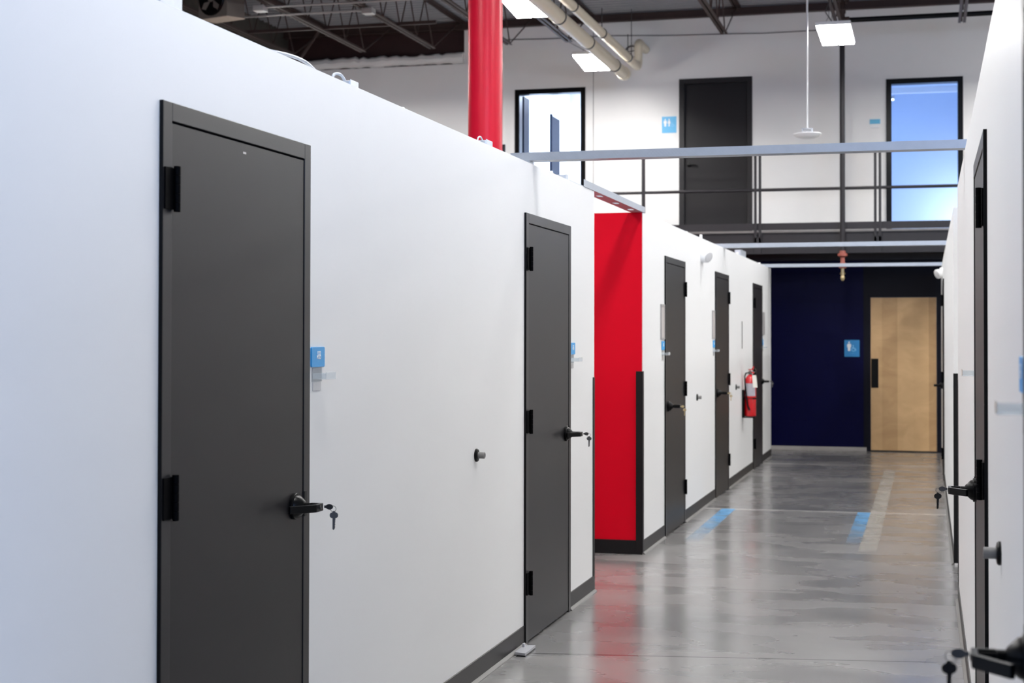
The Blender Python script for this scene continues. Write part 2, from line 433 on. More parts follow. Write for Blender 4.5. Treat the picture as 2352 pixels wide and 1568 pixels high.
# side and rear walls of the warehouse
struct(MB().box(-9.7, -9.36, -8, BY+.2, 0, 6.3).build('wall_west', 'olive'), 'dark olive warehouse wall far left')
struct(MB().box(8, 8.2, -8, BY+.2, 0, 6.3).build('wall_east', 'warewall'), 'grey warehouse wall far right')
# roof deck, corrugated across X
prof = []; y = -8.0
while y < BY:
    prof += [(y, 6.15), (y+.055, 6.15), (y+.075, 6.19), (y+.13, 6.19)]; y += .15
top = [(p[0], 6.26) for p in prof][::-1]
mb = MB()
for i in range(len(prof)-1):
    a, b = prof[i], prof[i+1]
    mb.bm.faces.new([mb.bm.verts.new(v) for v in ((-9.6, a[0], a[1]), (8.1, a[0], a[1]), (8.1, b[0], b[1]), (-9.6, b[0], b[1]))])
mb.box(-9.6, 8.1, -8, BY+.2, 6.2, 6.3)
o = mb.build('ceiling', mat('roof_deck', (.30, .31, .33), .6, var=.1)); struct(o, 'dark grey corrugated steel roof deck', 'ceiling')

# baseboards
def base_run(name, side, y0, y1, doors, label):
    x = XL if side == 'L' else XR; sg = 1 if side == 'L' else -1
    root = empty(name, (x, y0, 0)); tag(root, label, 'baseboard', kind='structure')
    mb = MB(); toe = MB(); cur = y0; spans = []
    for k in doors:
        D = DOORS[k]; a, b = sorted((D['yh'], D['yh']+D['d']*DW)); spans.append((cur, a)); cur = b
    spans.append((cur, y1))
    for a, b in spans:
        a_, b_ = a-y0, b-y0
        mb.prism([(0, .004), (.005*sg, .004), (.005*sg, .098), (.002*sg, .1), (0, .1)], lambda u, v: (u, a_, v), lambda u, v: (u, b_, v))
        toe.prism([(.005*sg, 0), (.020*sg, 0), (.019*sg, .004), (.009*sg, .012), (.005*sg, .016)], lambda u, v: (u, a_, v), lambda u, v: (u, b_, v))
    mb.build('base_strip', 'base', root); toe.build('toe_strip', 'toe', root)
base_run('baseboard_left', 'L', -4, 9.262, (1, 2), 'black rubber base along the near left pod wall')
base_run('baseboard_left_rear', 'L', 10.93, 20.32, (3, 4, 5), 'black rubber base along the far left pod wall')
base_run('baseboard_right', 'R', 1.2, 9.53, (6, 7), 'rubber base along the near right pod wall')
base_run('baseboard_right_rear', 'R', 11.0, 20.75, (8,), 'rubber base along the far right pod wall')
struct(MB().box(-8, XL, 10.915, 10.925, 0, .1).build('baseboard_red', 'guard', bevel=.002), 'black base under the red wall', 'baseboard')

# corner guards
def guard(x, y, sx, sy, label):
    """L angle: one leg on the corridor face, one on the passage face; sx = into wall dir, sy = along wall dir"""
    t = .004; L = .046
    mb = MB()
    xf = x-sx*t; yf = y-sy*t
    a, b = sorted((xf, x)); c, d = sorted((yf, y+sy*L)); mb.box(a, b, c, d, .015, 1.308)
    a, b = sorted((xf, x+sx*L)); c, d = sorted((yf, y)); mb.box(a, b, c, d, .015, 1.308)
    loc = (x, y, 0)
    o = mb.build('corner_guard', 'guard', loc=loc, bevel=.0015)
    tag(o, label, 'corner guard', 'black corner guards on the pod corners')
guard(XL, 9.262, -1, -1, 'black corner guard on the end of the near left wall beside the red passage')
guard(XL, 10.915, -1, 1, 'black corner guard between the red wall and the far left white wall')
guard(XR, 9.53, 1, -1, 'black corner guard on the end of the near right pod wall')
guard(XR, 11.0, 1, 1, 'black corner guard on the near corner of the far right pod wall')

# ------------------------------------------------------------------ doors of the pods
def door_frame_of(side):
    x = XL if side == 'L' else XR; sg = 1 if side == 'L' else -1
    return x, sg
def pod_door(k, label):
    D = DOORS[k]; x, sg = door_frame_of(D['side']); d = D['d']
    root = empty('door_%d' % k, (x, D['yh'], 0)); tag(root, label, 'door', kind='structure')
    def bx(mb, t0, t1, n0, n1, z0, z1):
        ys = sorted((d*t0, d*t1)); xs = sorted((sg*n0, sg*n1)); mb.box(xs[0], xs[1], ys[0], ys[1], z0, z1)
    mb = MB()
    bx(mb, 0, .05, -.12, .011, 0, DH); bx(mb, DW-.05, DW, -.12, .011, 0, DH); bx(mb, .05, DW-.05, -.12, .011, DH-.05, DH)
    bx(mb, .05, .068, -.09, -.042, 0, DH-.05); bx(mb, DW-.068, DW-.05, -.09, -.042, 0, DH-.05); bx(mb, .068, DW-.068, -.09, -.042, DH-.068, DH-.05)
    mb.build('door_frame', 'frame', root, bevel=.0015)
    mb = MB(); t0, t1 = (-.0025, -.0002) if d > 0 else (DW+.0002, DW+.0025); bx(mb, t0, t1, .0003, .0112, 0, DH); mb.build('frame_shade_strip', 'black', root)  # shade on the frame's near return, put in as a black strip
    mb = MB(); bx(mb, .0535, DW-.0535, -.040, .008, .012, DH-.055)
    leaf = mb.build('door_leaf', 'door', root, bevel=.001)
    for zc in (.305, 1.123, 1.951):
        h = empty_part = MB(); bx(h, .003, .064, .0115, .0165, zc-.056, zc+.056)
        for a, b in ((-.0615, -.037), (-.0365, -.0125), (-.012, .012), (.0125, .0365), (.037, .0615)):
            h.lathe([(.0085, a), (.0095, a+.001), (.0095, b-.001), (.0085, b)], (sg*.0235, d*.055, zc), (0, 0, 1), 14)
        h.build('hinge', 'hinge', root, smooth=True)
    # lever set
    tc = DW-.0535-.07; o = (sg*.008, d*tc, 1.012)
    ax = (sg, 0, 0)
    h = MB()
    h.lathe([(.040, 0), (.0425, .001), (.0425, .010), (.041, .012)], o, ax, 32)
    rose = h.build('lever_rose', 'black', root, smooth=True)
    h = MB(); h.lathe([(.037, .0125), (.034, .020), (.018, .037), (.0145, .0395), (.0125, .040), (.0125, .054), (.0115, .055)], o, ax, 28)
    h.build('lever_neck', 'black', rose, smooth=True)
    # lever in plan: (n, t') with t' toward the hinge, a bent strip of height .024
    out = [(.0545, -.013), (.094, -.013), (.097, -.009), (.097, .046), (.092, .054), (.038, .118), (.030, .114), (.083, .046), (.086, .040), (.086, -.001), (.0545, -.001)]
    h = MB(); z0, z1 = 1.012-.0125, 1.012+.0115
    T = lambda z: (lambda n_, t_: (o[0]+sg*n_, o[1]-d*t_, z))
    h.prism(out, T(z0), T(z1))
    h.prism([(.052, -.011), (.088, -.011), (.088, .008), (.052, .008)], T(z0+.003), T(z1-.004))
    h.build('lever_handle', 'black', rose, bevel=.0015)
    h = MB(); h.lathe([(.007, .0965), (.007, .0985), (.005, .099)], (o[0], o[1]-d*.012, 1.012), ax, 16)
    h.build('key_cylinder', 'chrome', rose, smooth=True)
    h = MB(); bx(h, DW-.050, DW-.030, .0112, .0135, 1.012-.041, 1.012+.041)
    h.build('strike_plate', 'black', root, bevel=.002)
    return root
# small white maker's label at the top of the nearest door
r1 = pod_door(1, 'charcoal steel door nearest the camera on the left, key hanging from its lever')
mb = MB(); mb.box(.008, .0085, 4.215-3.714, 4.235-3.714, 2.098, 2.104); mb.build('maker_label', 'notice', r1)
pod_door(2, 'charcoal steel door on the left just before the red passage')
pod_door(3, 'charcoal steel door on the left just after the red passage')
pod_door(4, 'charcoal steel door on the left before the fire extinguisher')
pod_door(5, 'charcoal steel door on the left behind the fire extinguisher')
pod_door(6, 'charcoal steel door at the right edge of the picture, only its lever in view')
pod_door(7, 'charcoal steel door on the right seen edge on')
pod_door(8, 'charcoal steel door far down the right wall')

# ------------------------------------------------------------------ keys
def key_outline():
    pts = []
    bow = [(-.0125, -.006), (-.0135, .001), (-.0105, .0065), (-.005, .0085), (-.003, .0125), (.003, .0125), (.005, .0085), (.0105, .0065), (.0135, .001), (.0125, -.006), (.008, -.0095), (.0045, -.0105)]
    blade = [(.0045, -.016), (.0035, -.019), (.0045, -.022), (.0028, -.026), (.0042, -.030), (.0026, -.034), (.0036, -.038), (.002, -.0445), (-.001, -.0475), (-.0042, -.045), (-.0042, -.0105), (-.008, -.0095)]
    return bow+blade
def torus(mb, c, R, r, u, v, seg=20):
    c = Vector(c); u = Vector(u); v = Vector(v)
    pts = [c+(u*math.cos(2*PI*k/seg)+v*math.sin(2*PI*k/seg))*R for k in range(seg+1)]
    mb.tube(pts, r, 8, cap=False)
def key_set(k, label, mt='chrome'):
    D = DOORS[k]; x, sg = door_frame_of(D['side']); d = D['d']
    xo, yo, zo = x+sg*.1075, D['yh']+d*(DW-.0535-.07+.012), 1.012
    root = empty('door_key', (xo, yo, zo)); tag(root, label, 'key', 'keys left in the pod door levers')
    h = MB()
    h.box(*sorted((0, sg*.010)), -.0012, .0012, -.004, .004)
    bow = [(math.cos(a)*.0125, math.sin(a)*.009) for a in [2*PI*i/16 for i in range(16)]]
    h.prism(bow, lambda u, v: (sg*.0175+u, -.0013, v), lambda u, v: (sg*.0175+u, .0013, v))
    h.build('inserted_key', mt, root)
    h = MB(); torus(h, (sg*.0305, 0, -.006), .0095, .0009, (1, 0, 0), (0, 0, 1)); h.build('key_ring', mt, root, smooth=True)
    h = MB(); h.prism(key_outline(), lambda u, v: (sg*.033+u*.97, -.0012+u*.25, v-.0255), lambda u, v: (sg*.033+u*.97, .0012+u*.25, v-.0255))
    h.build('hanging_key', mt, root)
key_set(1, 'silver key with a second key hanging from it in the nearest left door')
key_set(2, 'keys hanging from the second left door, beside the red passage')
key_set(3, 'brass coloured keys hanging from the first left door after the red passage', 'brass')
key_set(4, 'brass coloured keys hanging from the left door before the extinguisher', 'brass')
key_set(5, 'keys hanging from the farthest left door, behind the extinguisher')
key_set(6, 'blurred keys hanging from the lever at the lower right corner')
key_set(7, 'keys hanging from the lever of the right hand door in focus')

# ------------------------------------------------------------------ wall bumpers
def bumper(side, y, label):
    x, sg = door_frame_of(side)
    root = empty('door_bumper', (x, y, 1.02)); tag(root, label, 'door stop', 'wall door stops')
    MB().lathe([(.029, 0), (.030, .001), (.030, .006), (.027, .010), (.018, .012)], (0, 0, 0), (sg, 0, 0), 28).build('flange', 'black', root, smooth=True)
    MB().lathe([(.0145, .012), (.0145, .040), (.013, .042), (.009, .042), (.008, .039)], (0, 0, 0), (sg, 0, 0), 24).build('rubber_tip', 'grey_rubber', root, smooth=True)
bumper('L', 6.70, 'round black wall stop with grey tip on the near left wall')
bumper('L', 13.62, 'round wall stop between the two doors after the red passage')
bumper('L', 16.50, 'round wall stop just left of the fire extinguisher')
bumper('R', 4.03, 'round black wall stop with grey tip on the right wall')

# ------------------------------------------------------------------ signs by the pod doors
def rounded(w, h, r, n=4):
    pts = []
    for cx, cy, a0 in ((w/2-r, h/2-r, 0), (-w/2+r, h/2-r, PI/2), (-w/2+r, -h/2+r, PI), (w/2-r, -h/2+r, 1.5*PI)):
        pts += [(cx+r*math.cos(a0+PI/2*i/n), cy+r*math.sin(a0+PI/2*i/n)) for i in range(n+1)]
    return pts
def pod_sign(side, y, label, hy=.055):
    x, sg = door_frame_of(side)
    root = empty('room_sign', (x, y, 1.487)); tag(root, label, 'sign', 'blue room signs beside the pod doors')
    mb = MB(); mb.prism(rounded(.112, .067, .006), lambda u, v: (0, u, v), lambda u, v: (sg*.007, u, v)); mb.build('sign_plate', 'blue', root, bevel=.001)
    # text runs away from a viewer in the corridor: reads left to right facing the wall
    ry = Matrix(((0, 0, sg, 0), (sg, 0, 0, 0), (0, 1, 0, 0), (0, 0, 0, 1)))
    t = Matrix.Translation((sg*.0074, sg*0.003, .0115)) @ ry
    text_mesh('number_text', '122', .020, 'white', root, t)
    text_mesh('name_text', 'POD', .017, 'white', root, Matrix.Translation((sg*.0074, sg*.003, -.0015)) @ ry)
    mb = MB()
    for i in range(7):
        for j in range(2):
            if (i*3+j) % 4: mb.lathe([(.0008, 0), (.0006, .0006)], (sg*.007, -.012+i*.004, -.015+j*.004-(i % 2)*.001), (sg, 0, 0), 6)
    mb.build('braille', 'braille', root)
def holder(side, y, label, z=1.425):
    x, sg = door_frame_of(side)
    root = empty('card_holder', (x, y, z)); tag(root, label, 'card holder', 'clear acrylic holders under the room signs')
    mb = MB(); mb.box(*sorted((0, sg*.002)), -.042, .042, -.020, .026); mb.build('back_plate', 'clear', root, bevel=.0005)
    mb = MB()
    mb.box(*sorted((sg*.002, sg*.052)), -.042, .042, -.012, -.0095); mb.box(*sorted((sg*.050, sg*.052)), -.042, .042, -.0095, .012)
    mb.box(*sorted((sg*.002, sg*.050)), -.042, -.040, -.0095, .008); mb.box(*sorted((sg*.002, sg*.050)), .040, .042, -.0095, .008)
    mb.build('tray', 'clear', root, bevel=.0004)
    mb = MB(); mb.box(*sorted((0, sg*.0015)), -.036, .036, -.050, -.0215); mb.build('name_slip', 'lens', root)
for sd, y, a, b in (
  ('L', 4.812, 'blue room sign with white lettering beside the nearest left door', 'clear holder under the sign of the nearest left door'),
  ('L', 8.650, 'blue room sign beside the second left door, before the red passage', 'clear holder beside the second left door'),
  ('L', 11.795, 'blue room sign left of the first door after the red passage', 'clear holder left of the first door after the red passage'),
  ('L', 14.73, 'blue room sign left of the door before the extinguisher', 'clear holder left of the door before the extinguisher'),
  ('L', 19.27, 'small room sign right of the farthest left door', 'clear holder right of the farthest left door'),
  ('R', 3.032, 'blue room sign cut by the right edge of the picture', 'clear holder on the right wall at the picture edge'),
  ('R', 5.96, 'room sign on the right wall past the focused door', 'clear holder on the right wall past the focused door')):
    if not (sd == 'R' and y > 5): pod_sign(sd, y, a)
    holder(sd, y, b)
# grey notices above two of the signs
def notice(y, label):
    root = empty('posted_notice', (XL, y, 1.67)); tag(root, label, 'notice', 'grey framed notices above the room signs')
    mb = MB(); w_, h_ = .085, .135
    mb.box(0, .010, -w_, w_, h_-.012, h_); mb.box(0, .010, -w_, w_, -h_, -h_+.012); mb.box(0, .010, -w_, -w_+.012, -h_+.012, h_-.012); mb.box(0, .010, w_-.012, w_, -h_+.012, h_-.012)
    mb.build('frame', 'noticeedge', root)
    MB().box(0, .006, -w_+.012, w_-.012, -h_+.012, h_-.012).build('sheet', 'notice', root)
notice(11.77, 'grey framed notice above the sign of the first door after the red passage')
notice(14.70, 'grey framed notice above the sign of the door before the extinguisher')
o = MB().box(0, .006, -.02, .02, -.15, .15).build('extinguisher_sign', 'grey_rubber'); o.location = (XL, 17.06, 1.575)
tag(o, 'narrow grey sign strip above the fire extinguisher', 'sign')
# dark sheet beside last door
o = MB().box(0, .012, -.1, .1, -.14, .14).build('notice_board', 'noticeedge'); o.location = (XL, 19.33, 1.72)
tag(o, 'narrow dark notice right of the farthest left door', 'notice')

# ------------------------------------------------------------------ emergency lights
def emergency(side, y, z, label):
    x, sg = door_frame_of(side)
    root = empty('emergency_light', (x, y, z)); tag(root, label, 'emergency light', 'white emergency lights high on the pod walls')
    mb = MB(); prof = rounded(.20, .13, .055, 6)
    mb.prism(prof, lambda u, v: (0, u, v), lambda u, v: (sg*.035, u*.92, v*.9)); mb.build('housing', 'plastic', root, bevel=.004)
    mb = MB(); c = Vector((sg*.045, -.03, -.008)); axd = Vector((sg*.72, -.45, -.35)).normalized()
    mb.lathe([(.035, -.035), (.052, -.01), (.056, .02), (.052, .028)], c, axd, 24); hd = mb.build('lamp_head', 'plastic', root, smooth=True)
    mb = MB(); mb.lathe([(.049, .0285), (.040, .033), (.02, .035)], c, axd, 24); mb.build('lamp_lens', 'lens', hd, smooth=True)
emergency('L', 13.95, 2.29, 'white emergency light high on the left wall between two doors')
emergency('R', 18.6, 2.3, 'white emergency light far down the right wall')

# ------------------------------------------------------------------ fire extinguisher
ex, ey = -1.884, 17.12
root = empty('fire_extinguisher', (ex, ey, .68)); tag(root, 'red fire extinguisher with a white tag strapped to the left wall', 'fire extinguisher')
mb = MB(); mb.lathe([(.050, 0), (.060, .006), (.0635, .015), (.0635, .375), (.058, .41), (.042, .44), (.024, .455), (.020, .46)], (0, 0, 0), (0, 0, 1), 36)
mb.build('cylinder', 'extred', root, smooth=True)
mb = MB(); ang0, ang1 = -2.5, -.45
pts = [(math.cos(ang0+(ang1-ang0)*i/14), math.sin(ang0+(ang1-ang0)*i/14)) for i in range(15)]
mb.prism([(c*.0642, s_*.0642) for c, s_ in pts]+[(c*.0636, s_*.0636) for c, s_ in pts[::-1]], lambda u, v: (u, v, .225), lambda u, v: (u, v, .365)); mb.build('label', 'extlabel', root)
mb = MB(); mb.lathe([(.017, .46), (.020, .465), (.020, .49), (.012, .495), (.012, .505)], (0, 0, 0), (0, 0, 1), 20); mb.build('valve', 'chrome', root, smooth=True)
mb = MB(); mb.prism([(-.05, .505), (.045, .51), (.075, .545), (.068, .552), (.035, .525), (-.05, .52)], lambda u, v: (u*.5, u*-.8-.008, v), lambda u, v: (u*.5+.012, u*-.8+.008, v))
mb.prism([(-.05, .498), (.06, .490), (.075, .475), (.066, .470), (.05, .482), (-.05, .490)], lambda u, v: (u*.5, u*-.8-.008, v), lambda u, v: (u*.5+.012, u*-.8+.008, v)); mb.build('squeeze_handle', 'extred', root, bevel=.001)
mb = MB(); torus(mb, (.045, .0, .505), .018, .0022, (1, .3, 0), (0, 0, 1)); mb.build('safety_pin', 'chrome', root, smooth=True)
mb = MB(); mb.tube([(-.02, -.012, .48), (-.045, -.04, .475), (-.055, -.058, .44), (-.050, -.068, .36), (-.035, -.074, .22), (-.02, -.076, .12), (.0, -.078, .07)], [.008, .008, .008, .008, .008, .009, .011], 10); mb.build('hose', 'black', root, smooth=True)
mb = MB(); mb.prism([(-.018, .0), (.026, .0), (.040, -.135), (-.008, -.135)], lambda u, v: (.045+u, -.068, .455+v), lambda u, v: (.045+u, -.0665, .455+v)); mb.build('inspection_tag', 'paper', root)
root = empty('extinguisher_bracket', (XL, ey, .68)); tag(root, 'black wall bracket and strap holding the fire extinguisher', 'bracket')
mb = MB(); mb.box(0, .019, -.07, .07, -.005, .29); mb.box(0, .15, -.07, .07, -.014, -.004); mb.build('back_plate', 'black', root, bevel=.002)
mb = MB(); torus(mb, (ex-XL, 0, .20), .0685, .0042, (1, 0, 0), (0, 1, 0), 28); mb.box(.02, .024, -.078, -.062, .186, .214); mb.box(.12, .165, -.075, -.067, .192, .208); mb.build('strap', 'black', root)

# ------------------------------------------------------------------ floor marks and bracket
def strip(name, x0, x1, y0, y1, mt, label, grp=None):
    o = MB().box(-(x1-x0)/2, (x1-x0)/2, -(y1-y0)/2, (y1-y0)/2, 0, .0012).build(name, mt)
    o.location = ((x0+x1)/2, (y0+y1)/2, .0002); tag(o, label, 'tape', grp)
strip('floor_tape', -1.80, -1.68, 11.7, 14.03, 'tape', 'faded blue tape strip on the floor beside the left wall', 'faded blue tape strips on the floor')
strip('floor_tape', -.60, -.49, 11.95, 14.06, 'tape', 'faded blue tape strip near the middle of the floor', 'faded blue tape strips on the floor')
strip('tape_residue', -.49, -.36, 11.5, 18.55, 'residue', 'long pale tape mark running down the floor towards the maple door')
# loose angle bracket at the foot of the second door
root = empty('floor_bracket', (-1.935, 7.40, 0)); tag(root, 'small grey metal plate lying on the floor against the left base', 'bracket')
mb = MB(); mb.prism([(-.012, -.10), (.045, -.115), (.045, .09), (-.012, .07)], lambda u, v: (u, v, .006), lambda u, v: (u, v, .019)); mb.build('plate', 'dust', root, bevel=.001)
mb = MB(); mb.box(.002, .044, -.11, .085, 0, .006); mb.build('pad', 'black', root)
mb = MB(); mb.box(-.008, .004, .03, .045, .019, .034); mb.build('lug', 'dust', root, bevel=.001)

# ------------------------------------------------------------------ galvanised studs
def stud_x(y, x0, x1, z, label, w_=.092, h_=.042, flip=False):
    mb = MB(); t = .0016
    mb.box(x0, x1, -w_/2, w_/2, 0, t); mb.box(x0, x1, -w_/2, -w_/2+t, t, h_); mb.box(x0, x1, w_/2-t, w_/2, t, h_)
    mb.box(x0, x1, -w_/2+t, -w_/2+.012, h_-t, h_); mb.box(x0, x1, w_/2-.012, w_/2-t, h_-t, h_)
    o = mb.build('metal_stud', 'galv'); o.location = (0, y, z)
    tag(o, label, 'stud', 'galvanised studs spanning the corridor')
stud_x(7.78, -2.09, .30, 2.467, 'galvanised stud spanning the corridor, nearest the camera')
stud_x(15.55, -2.09, .30, H+.001, 'galvanised stud spanning the corridor, middle one of three')
stud_x(20.05, -2.09, .30, H+.001, 'galvanised stud spanning the corridor, nearest the navy wall')
# shims under the nearest stud
for xx, lab in ((-2.03, 'left'), (.235, 'right')):
    o = MB().box(-.04, .04, -.04, .04, 0, .0195).build('stud_shim', 'bx'); o.location = (xx, 7.78, H)
    tag(o, 'small metal shim under the %s end of the nearest stud' % lab, 'shim')
# stud along the wall head over the red passage, with punched slots
mb = MB(); t = .0016; y0, y1 = 8.95, 11.0; x1 = XL+.004; x0 = x1-.092
slots = [9.62, 10.15, 10.68]; cur = y0
for s_ in slots:
    mb.box(x0, x1, cur, s_-.05, 0, t); mb.box(x0, x0+.029, s_-.05, s_+.05, 0, t); mb.box(x1-.029, x1, s_-.05, s_+.05, 0, t); cur = s_+.05
mb.box(x0, x1, cur, y1, 0, t)
mb.box(x1-t, x1, y0, y1, t, .042); mb.box(x0, x0+t, y0, y1, t, .042)
o = mb.build('metal_stud', 'galv'); o.location = (0, 0, H+.001)
tag(o, 'punched galvanised stud bridging the red passage along the left wall head', 'stud')

# ------------------------------------------------------------------ bits on top of the left wall
def jbox(x, y, w_, d_, h_, label, lid=True):
    root = empty('junction_box', (x, y, H)); tag(root, label, 'junction box', 'small metal boxes on top of the pod walls')
    MB().box(-w_/2, w_/2, -d_/2, d_/2, 0, h_).build('box_body', 'bx', root, bevel=.004)
    MB().box(w_/2, w_/2+.003, -d_/2-.003, d_/2+.003, .002, h_+.003).build('cover', 'bx', root, bevel=.001)
jbox(-2.03, 3.80, .09, .12, .050, 'bent galvanised box on the wall head at the upper left')
jbox(-2.02, 5.19, .07, .075, .022, 'galvanised box with a cable loop on the wall head')
jbox(-2.02, 6.96, .07, .10, .026, 'galvanised box on the wall head in front of the red column')
jbox(-2.02, 17.35, .07, .45, .07, 'pale metal box on the far left wall head')
jbox(-2.02, 8.62, .05, .06, .035, 'tiny metal box on the wall head below the open upstairs doorway')
def flex(pts, r, label):
    P = [Vector(p) for p in pts]; fine = []
    for i in range(len(P)-1):
        p0 = P[max(i-1, 0)]; p1 = P[i]; p2 = P[i+1]; p3 = P[min(i+2, len(P)-1)]
        for k in range(24):
            t = k/24
            fine.append(.5*((2*p1)+(-p0+p2)*t+(2*p0-5*p1+4*p2-p3)*t*t+(-p0+3*p1-3*p2+p3)*t**3))
    fine.append(P[-1])
    rs = [r*(1+.13*(i % 2)) for i in range(len(fine))]
    o = MB().tube(fine, rs, 10).build('flexible_conduit', 'bx', loc=fine[0]); tag(o, label, 'cable', 'armoured cables on the wall heads')
flex([(-2.0, 4.45, H+.004), (-1.985, 4.60, H+.014), (-1.985, 4.74, H+.016), (-2.0, 4.88, H+.004)], .0055, 'long low arc of armoured cable on the near left wall head')
flex([(-2.02, 5.06, H+.006), (-2.02, 5.09, H+.034), (-2.02, 5.15, H+.042), (-2.02, 5.20, H+.024)], .005, 'small armoured cable loop entering the box on the wall head')
flex([(-2.02, 6.88, H+.012), (-2.02, 6.90, H+.036), (-2.02, 6.94, H+.044), (-2.02, 6.975, H+.028)], .0035, 'small white cable loop in front of the red column')
def clip(y, h_, label):
    o = MB().prism([(-.03, 0), (.03, 0), (.012, h_), (-.006, h_)], lambda u, v: (-.02, u, v), lambda u, v: (.0, u, v)).build('wall_clip', 'plastic'); o.location = (-1.99, y, H)
    tag(o, label, 'clip', 'small white clips on the left wall heads')
for y, h_, lab in ((5.75, .012, 'second clip on the near left wall head, before the red column'), (8.25, .02, 'clip on the near left wall head just past the nearest stud'), (13.2, .015, 'low clip on the far left wall head above the emergency light'),
                (14.1, .045, 'pointed clip on the far left wall head right of the emergency light'), (16.9, .03, 'clip beside the pale box on the far left wall head'), (19.2, .025, 'farthest clip on the left wall head')):
    clip(y, h_, lab)

# ------------------------------------------------------------------ red column
mb = MB(); mb.lathe([(.137, 0), (.137, 6.14)], (0, 0, 0), (0, 0, 1), 64)
o = mb.build('steel_column', 'redcol', smooth=True); o.location = (-3.402, 11.82, 0); tag(o, 'glossy red round steel column rising behind the left wall', 'column')

# ------------------------------------------------------------------ mezzanine
FY = 20.5
root = empty('mezzanine_walkway', (-3, FY, 2.6)); tag(root, 'dark grey steel walkway with railing along the upper wall', 'walkway')
def mz(mb, x0, x1, y0, y1, z0, z1): mb.box(x0+3, x1+3, y0-FY, y1-FY, z0-2.6, z1-2.6)
mb = MB(); mz(mb, -5.7, 2.2, FY+.008, BY-.02, 2.925, 2.95); mz(mb, -5.7, 2.2, FY-.006, FY, 2.955, 3.05); mb.build('toe_plate', 'beam', root)
mb = MB(); mz(mb, -5.7, 2.2, FY-.012, FY+.004, 2.925, 2.952); mb.build('deck_edge', mat('worn_steel_edge', (.16, .15, .145), .4, .3, var=.35, vscale=6), root, bevel=.001)
mb = MB(); mz(mb, -5.7, 2.2, FY+.02, FY+.03, 2.66, 2.925); mz(mb, -5.7, 2.2, FY-.045, FY+.03, 2.645, 2.66); mz(mb, -5.7, 2.2, FY-.0, FY+.03, 2.911, 2.925); mb.build('edge_beam', 'beam', root)
mb = MB(); mz(mb, -5.7, 2.2, BY-.14, BY-.02, 2.60, 2.78); mb.build('wall_beam', 'beam', root)
for i in range(8):
    mb = MB(); mz(mb, -5.5+i*1.05, -5.44+i*1.05, FY+.03, BY-.14, 2.72, 2.92); mb.build('cross_beam', 'beam', root)
mb = MB(); mb.tube([(-5.62+3, 0, 4.03-2.6), (2.2+3, 0, 4.03-2.6)], .024, 12); mb.build('top_rail', 'beam', root, smooth=True)
mb = MB(); mb.tube([(-5.62+3, 0, 3.49-2.6), (2.2+3, 0, 3.49-2.6)], .021, 12); mb.build('middle_rail', 'beam', root, smooth=True)
for i, (xx, pair, ztop) in enumerate(((-5.63, False, 4.2), (-5.225, False, 4.03), (-3.68, False, 4.03), (-2.155, True, 4.03), (-.615, True, 4.03), (.92, True, 4.03))):
    mb = MB()
    if pair:
        mz(mb, xx-.047, xx-.012, FY-.03, FY-.006, 2.74, ztop); mz(mb, xx+.012, xx+.047, FY-.03, FY-.006, 2.74, ztop); mz(mb, xx-.045, xx+.045, FY-.03, FY-.006, 2.66, 2.86)
    else: mz(mb, xx-.024, xx+.024, FY-.03, FY-.006, 2.74, ztop)
    mb.build('rail_post', 'beam', root, bevel=.002)

# upstairs doors
def up_frame(a, b, t, n, label, leaf):
    root = empty('door_%d' % n, (a, BY, UF)); tag(root, label, 'door', kind='structure')
    W = b-a; hh = t-UF; mb = MB(); f = .07
    for bx in ((0, f, 0, hh), (W-f, W, 0, hh), (f, W-f, hh-f, hh)): mb.box(bx[0], bx[1], -.014, .15, bx[2], bx[3])
    mb.build('door_frame', 'black' if not leaf else 'frame', root, bevel=.002)
    if leaf:
        MB().box(f+.003, W-f-.003, .045, .09, .01, hh-f-.003).build('door_leaf', 'door', root)
        mb = MB(); ox, oz = f+.065, 1.02
        mb.lathe([(.032, 0), (.032, .01), (.014, .014), (.012, .05)], (ox, .045, oz), (0, -1, 0), 20)
        mb.tube([(ox, 0, oz), (ox+.03, -.008, oz), (ox+.075, -.004, oz-.006), (ox+.12, 0, oz-.01)], [.011, .010, .009, .008], 10)
        mb.build('lever_handle', 'black', root, smooth=True)
up_frame(*UD[0], 9, 'open black framed doorway upstairs at the left with a bright room beyond', False)
up_frame(*UD[1], 10, 'closed charcoal door upstairs beside the toilet sign', True)
up_frame(*UD[2], 11, 'open black framed doorway upstairs at the right with a blue lit room beyond', False)
# rooms behind the open doorways
def room(nm, x0, x1, y1, top, label, mt='room'):
    mb = MB(); y0 = BY+.15
    mb.box(x0-.1, x0, y0, y1, UF, top); mb.box(x1, x1+.1, y0, y1, UF, top); mb.box(x0-.1, x1+.1, y1, y1+.1, UF, top)
    mb.box(x0-.1, x1+.1, y0, y1+.1, top, top+.1); mb.box(x0-.1, x1+.1, y0, y1+.1, UF-.1, UF)
    struct(mb.build(nm, mt), label)
room('wall_office', -5.75, -3.6, 25.1, 5.6, 'white walls of the bright room behind the left upstairs doorway')
room('wall_meeting', -1.5, 2.0, 25.2, 5.42, 'white walls of the blue lit room behind the right upstairs doorway', 'room_blue')
struct(MB().box(-5.75, -5.70, 21.86, 22.18, UF, 5.075).build('door_12', 'darkblue'), 'dark door standing open inside the left upstairs room', 'door')
struct(MB().box(-5.75, -5.715, 23.66, 23.72, UF, 5.07).box(-5.75, -5.74, 23.72, 24.32, UF, 5.06).build('door_13', 'darkblue'), 'dark inner door of the left upstairs room', 'door')
struct(MB().box(-4.86, -3.7, 24.7, 25.08, 5.15, 5.3).build('trim_4', mat('pinkish_beam', (.30, .16, .20), .5)), 'pinkish ceiling beam in the left upstairs room', 'trim')
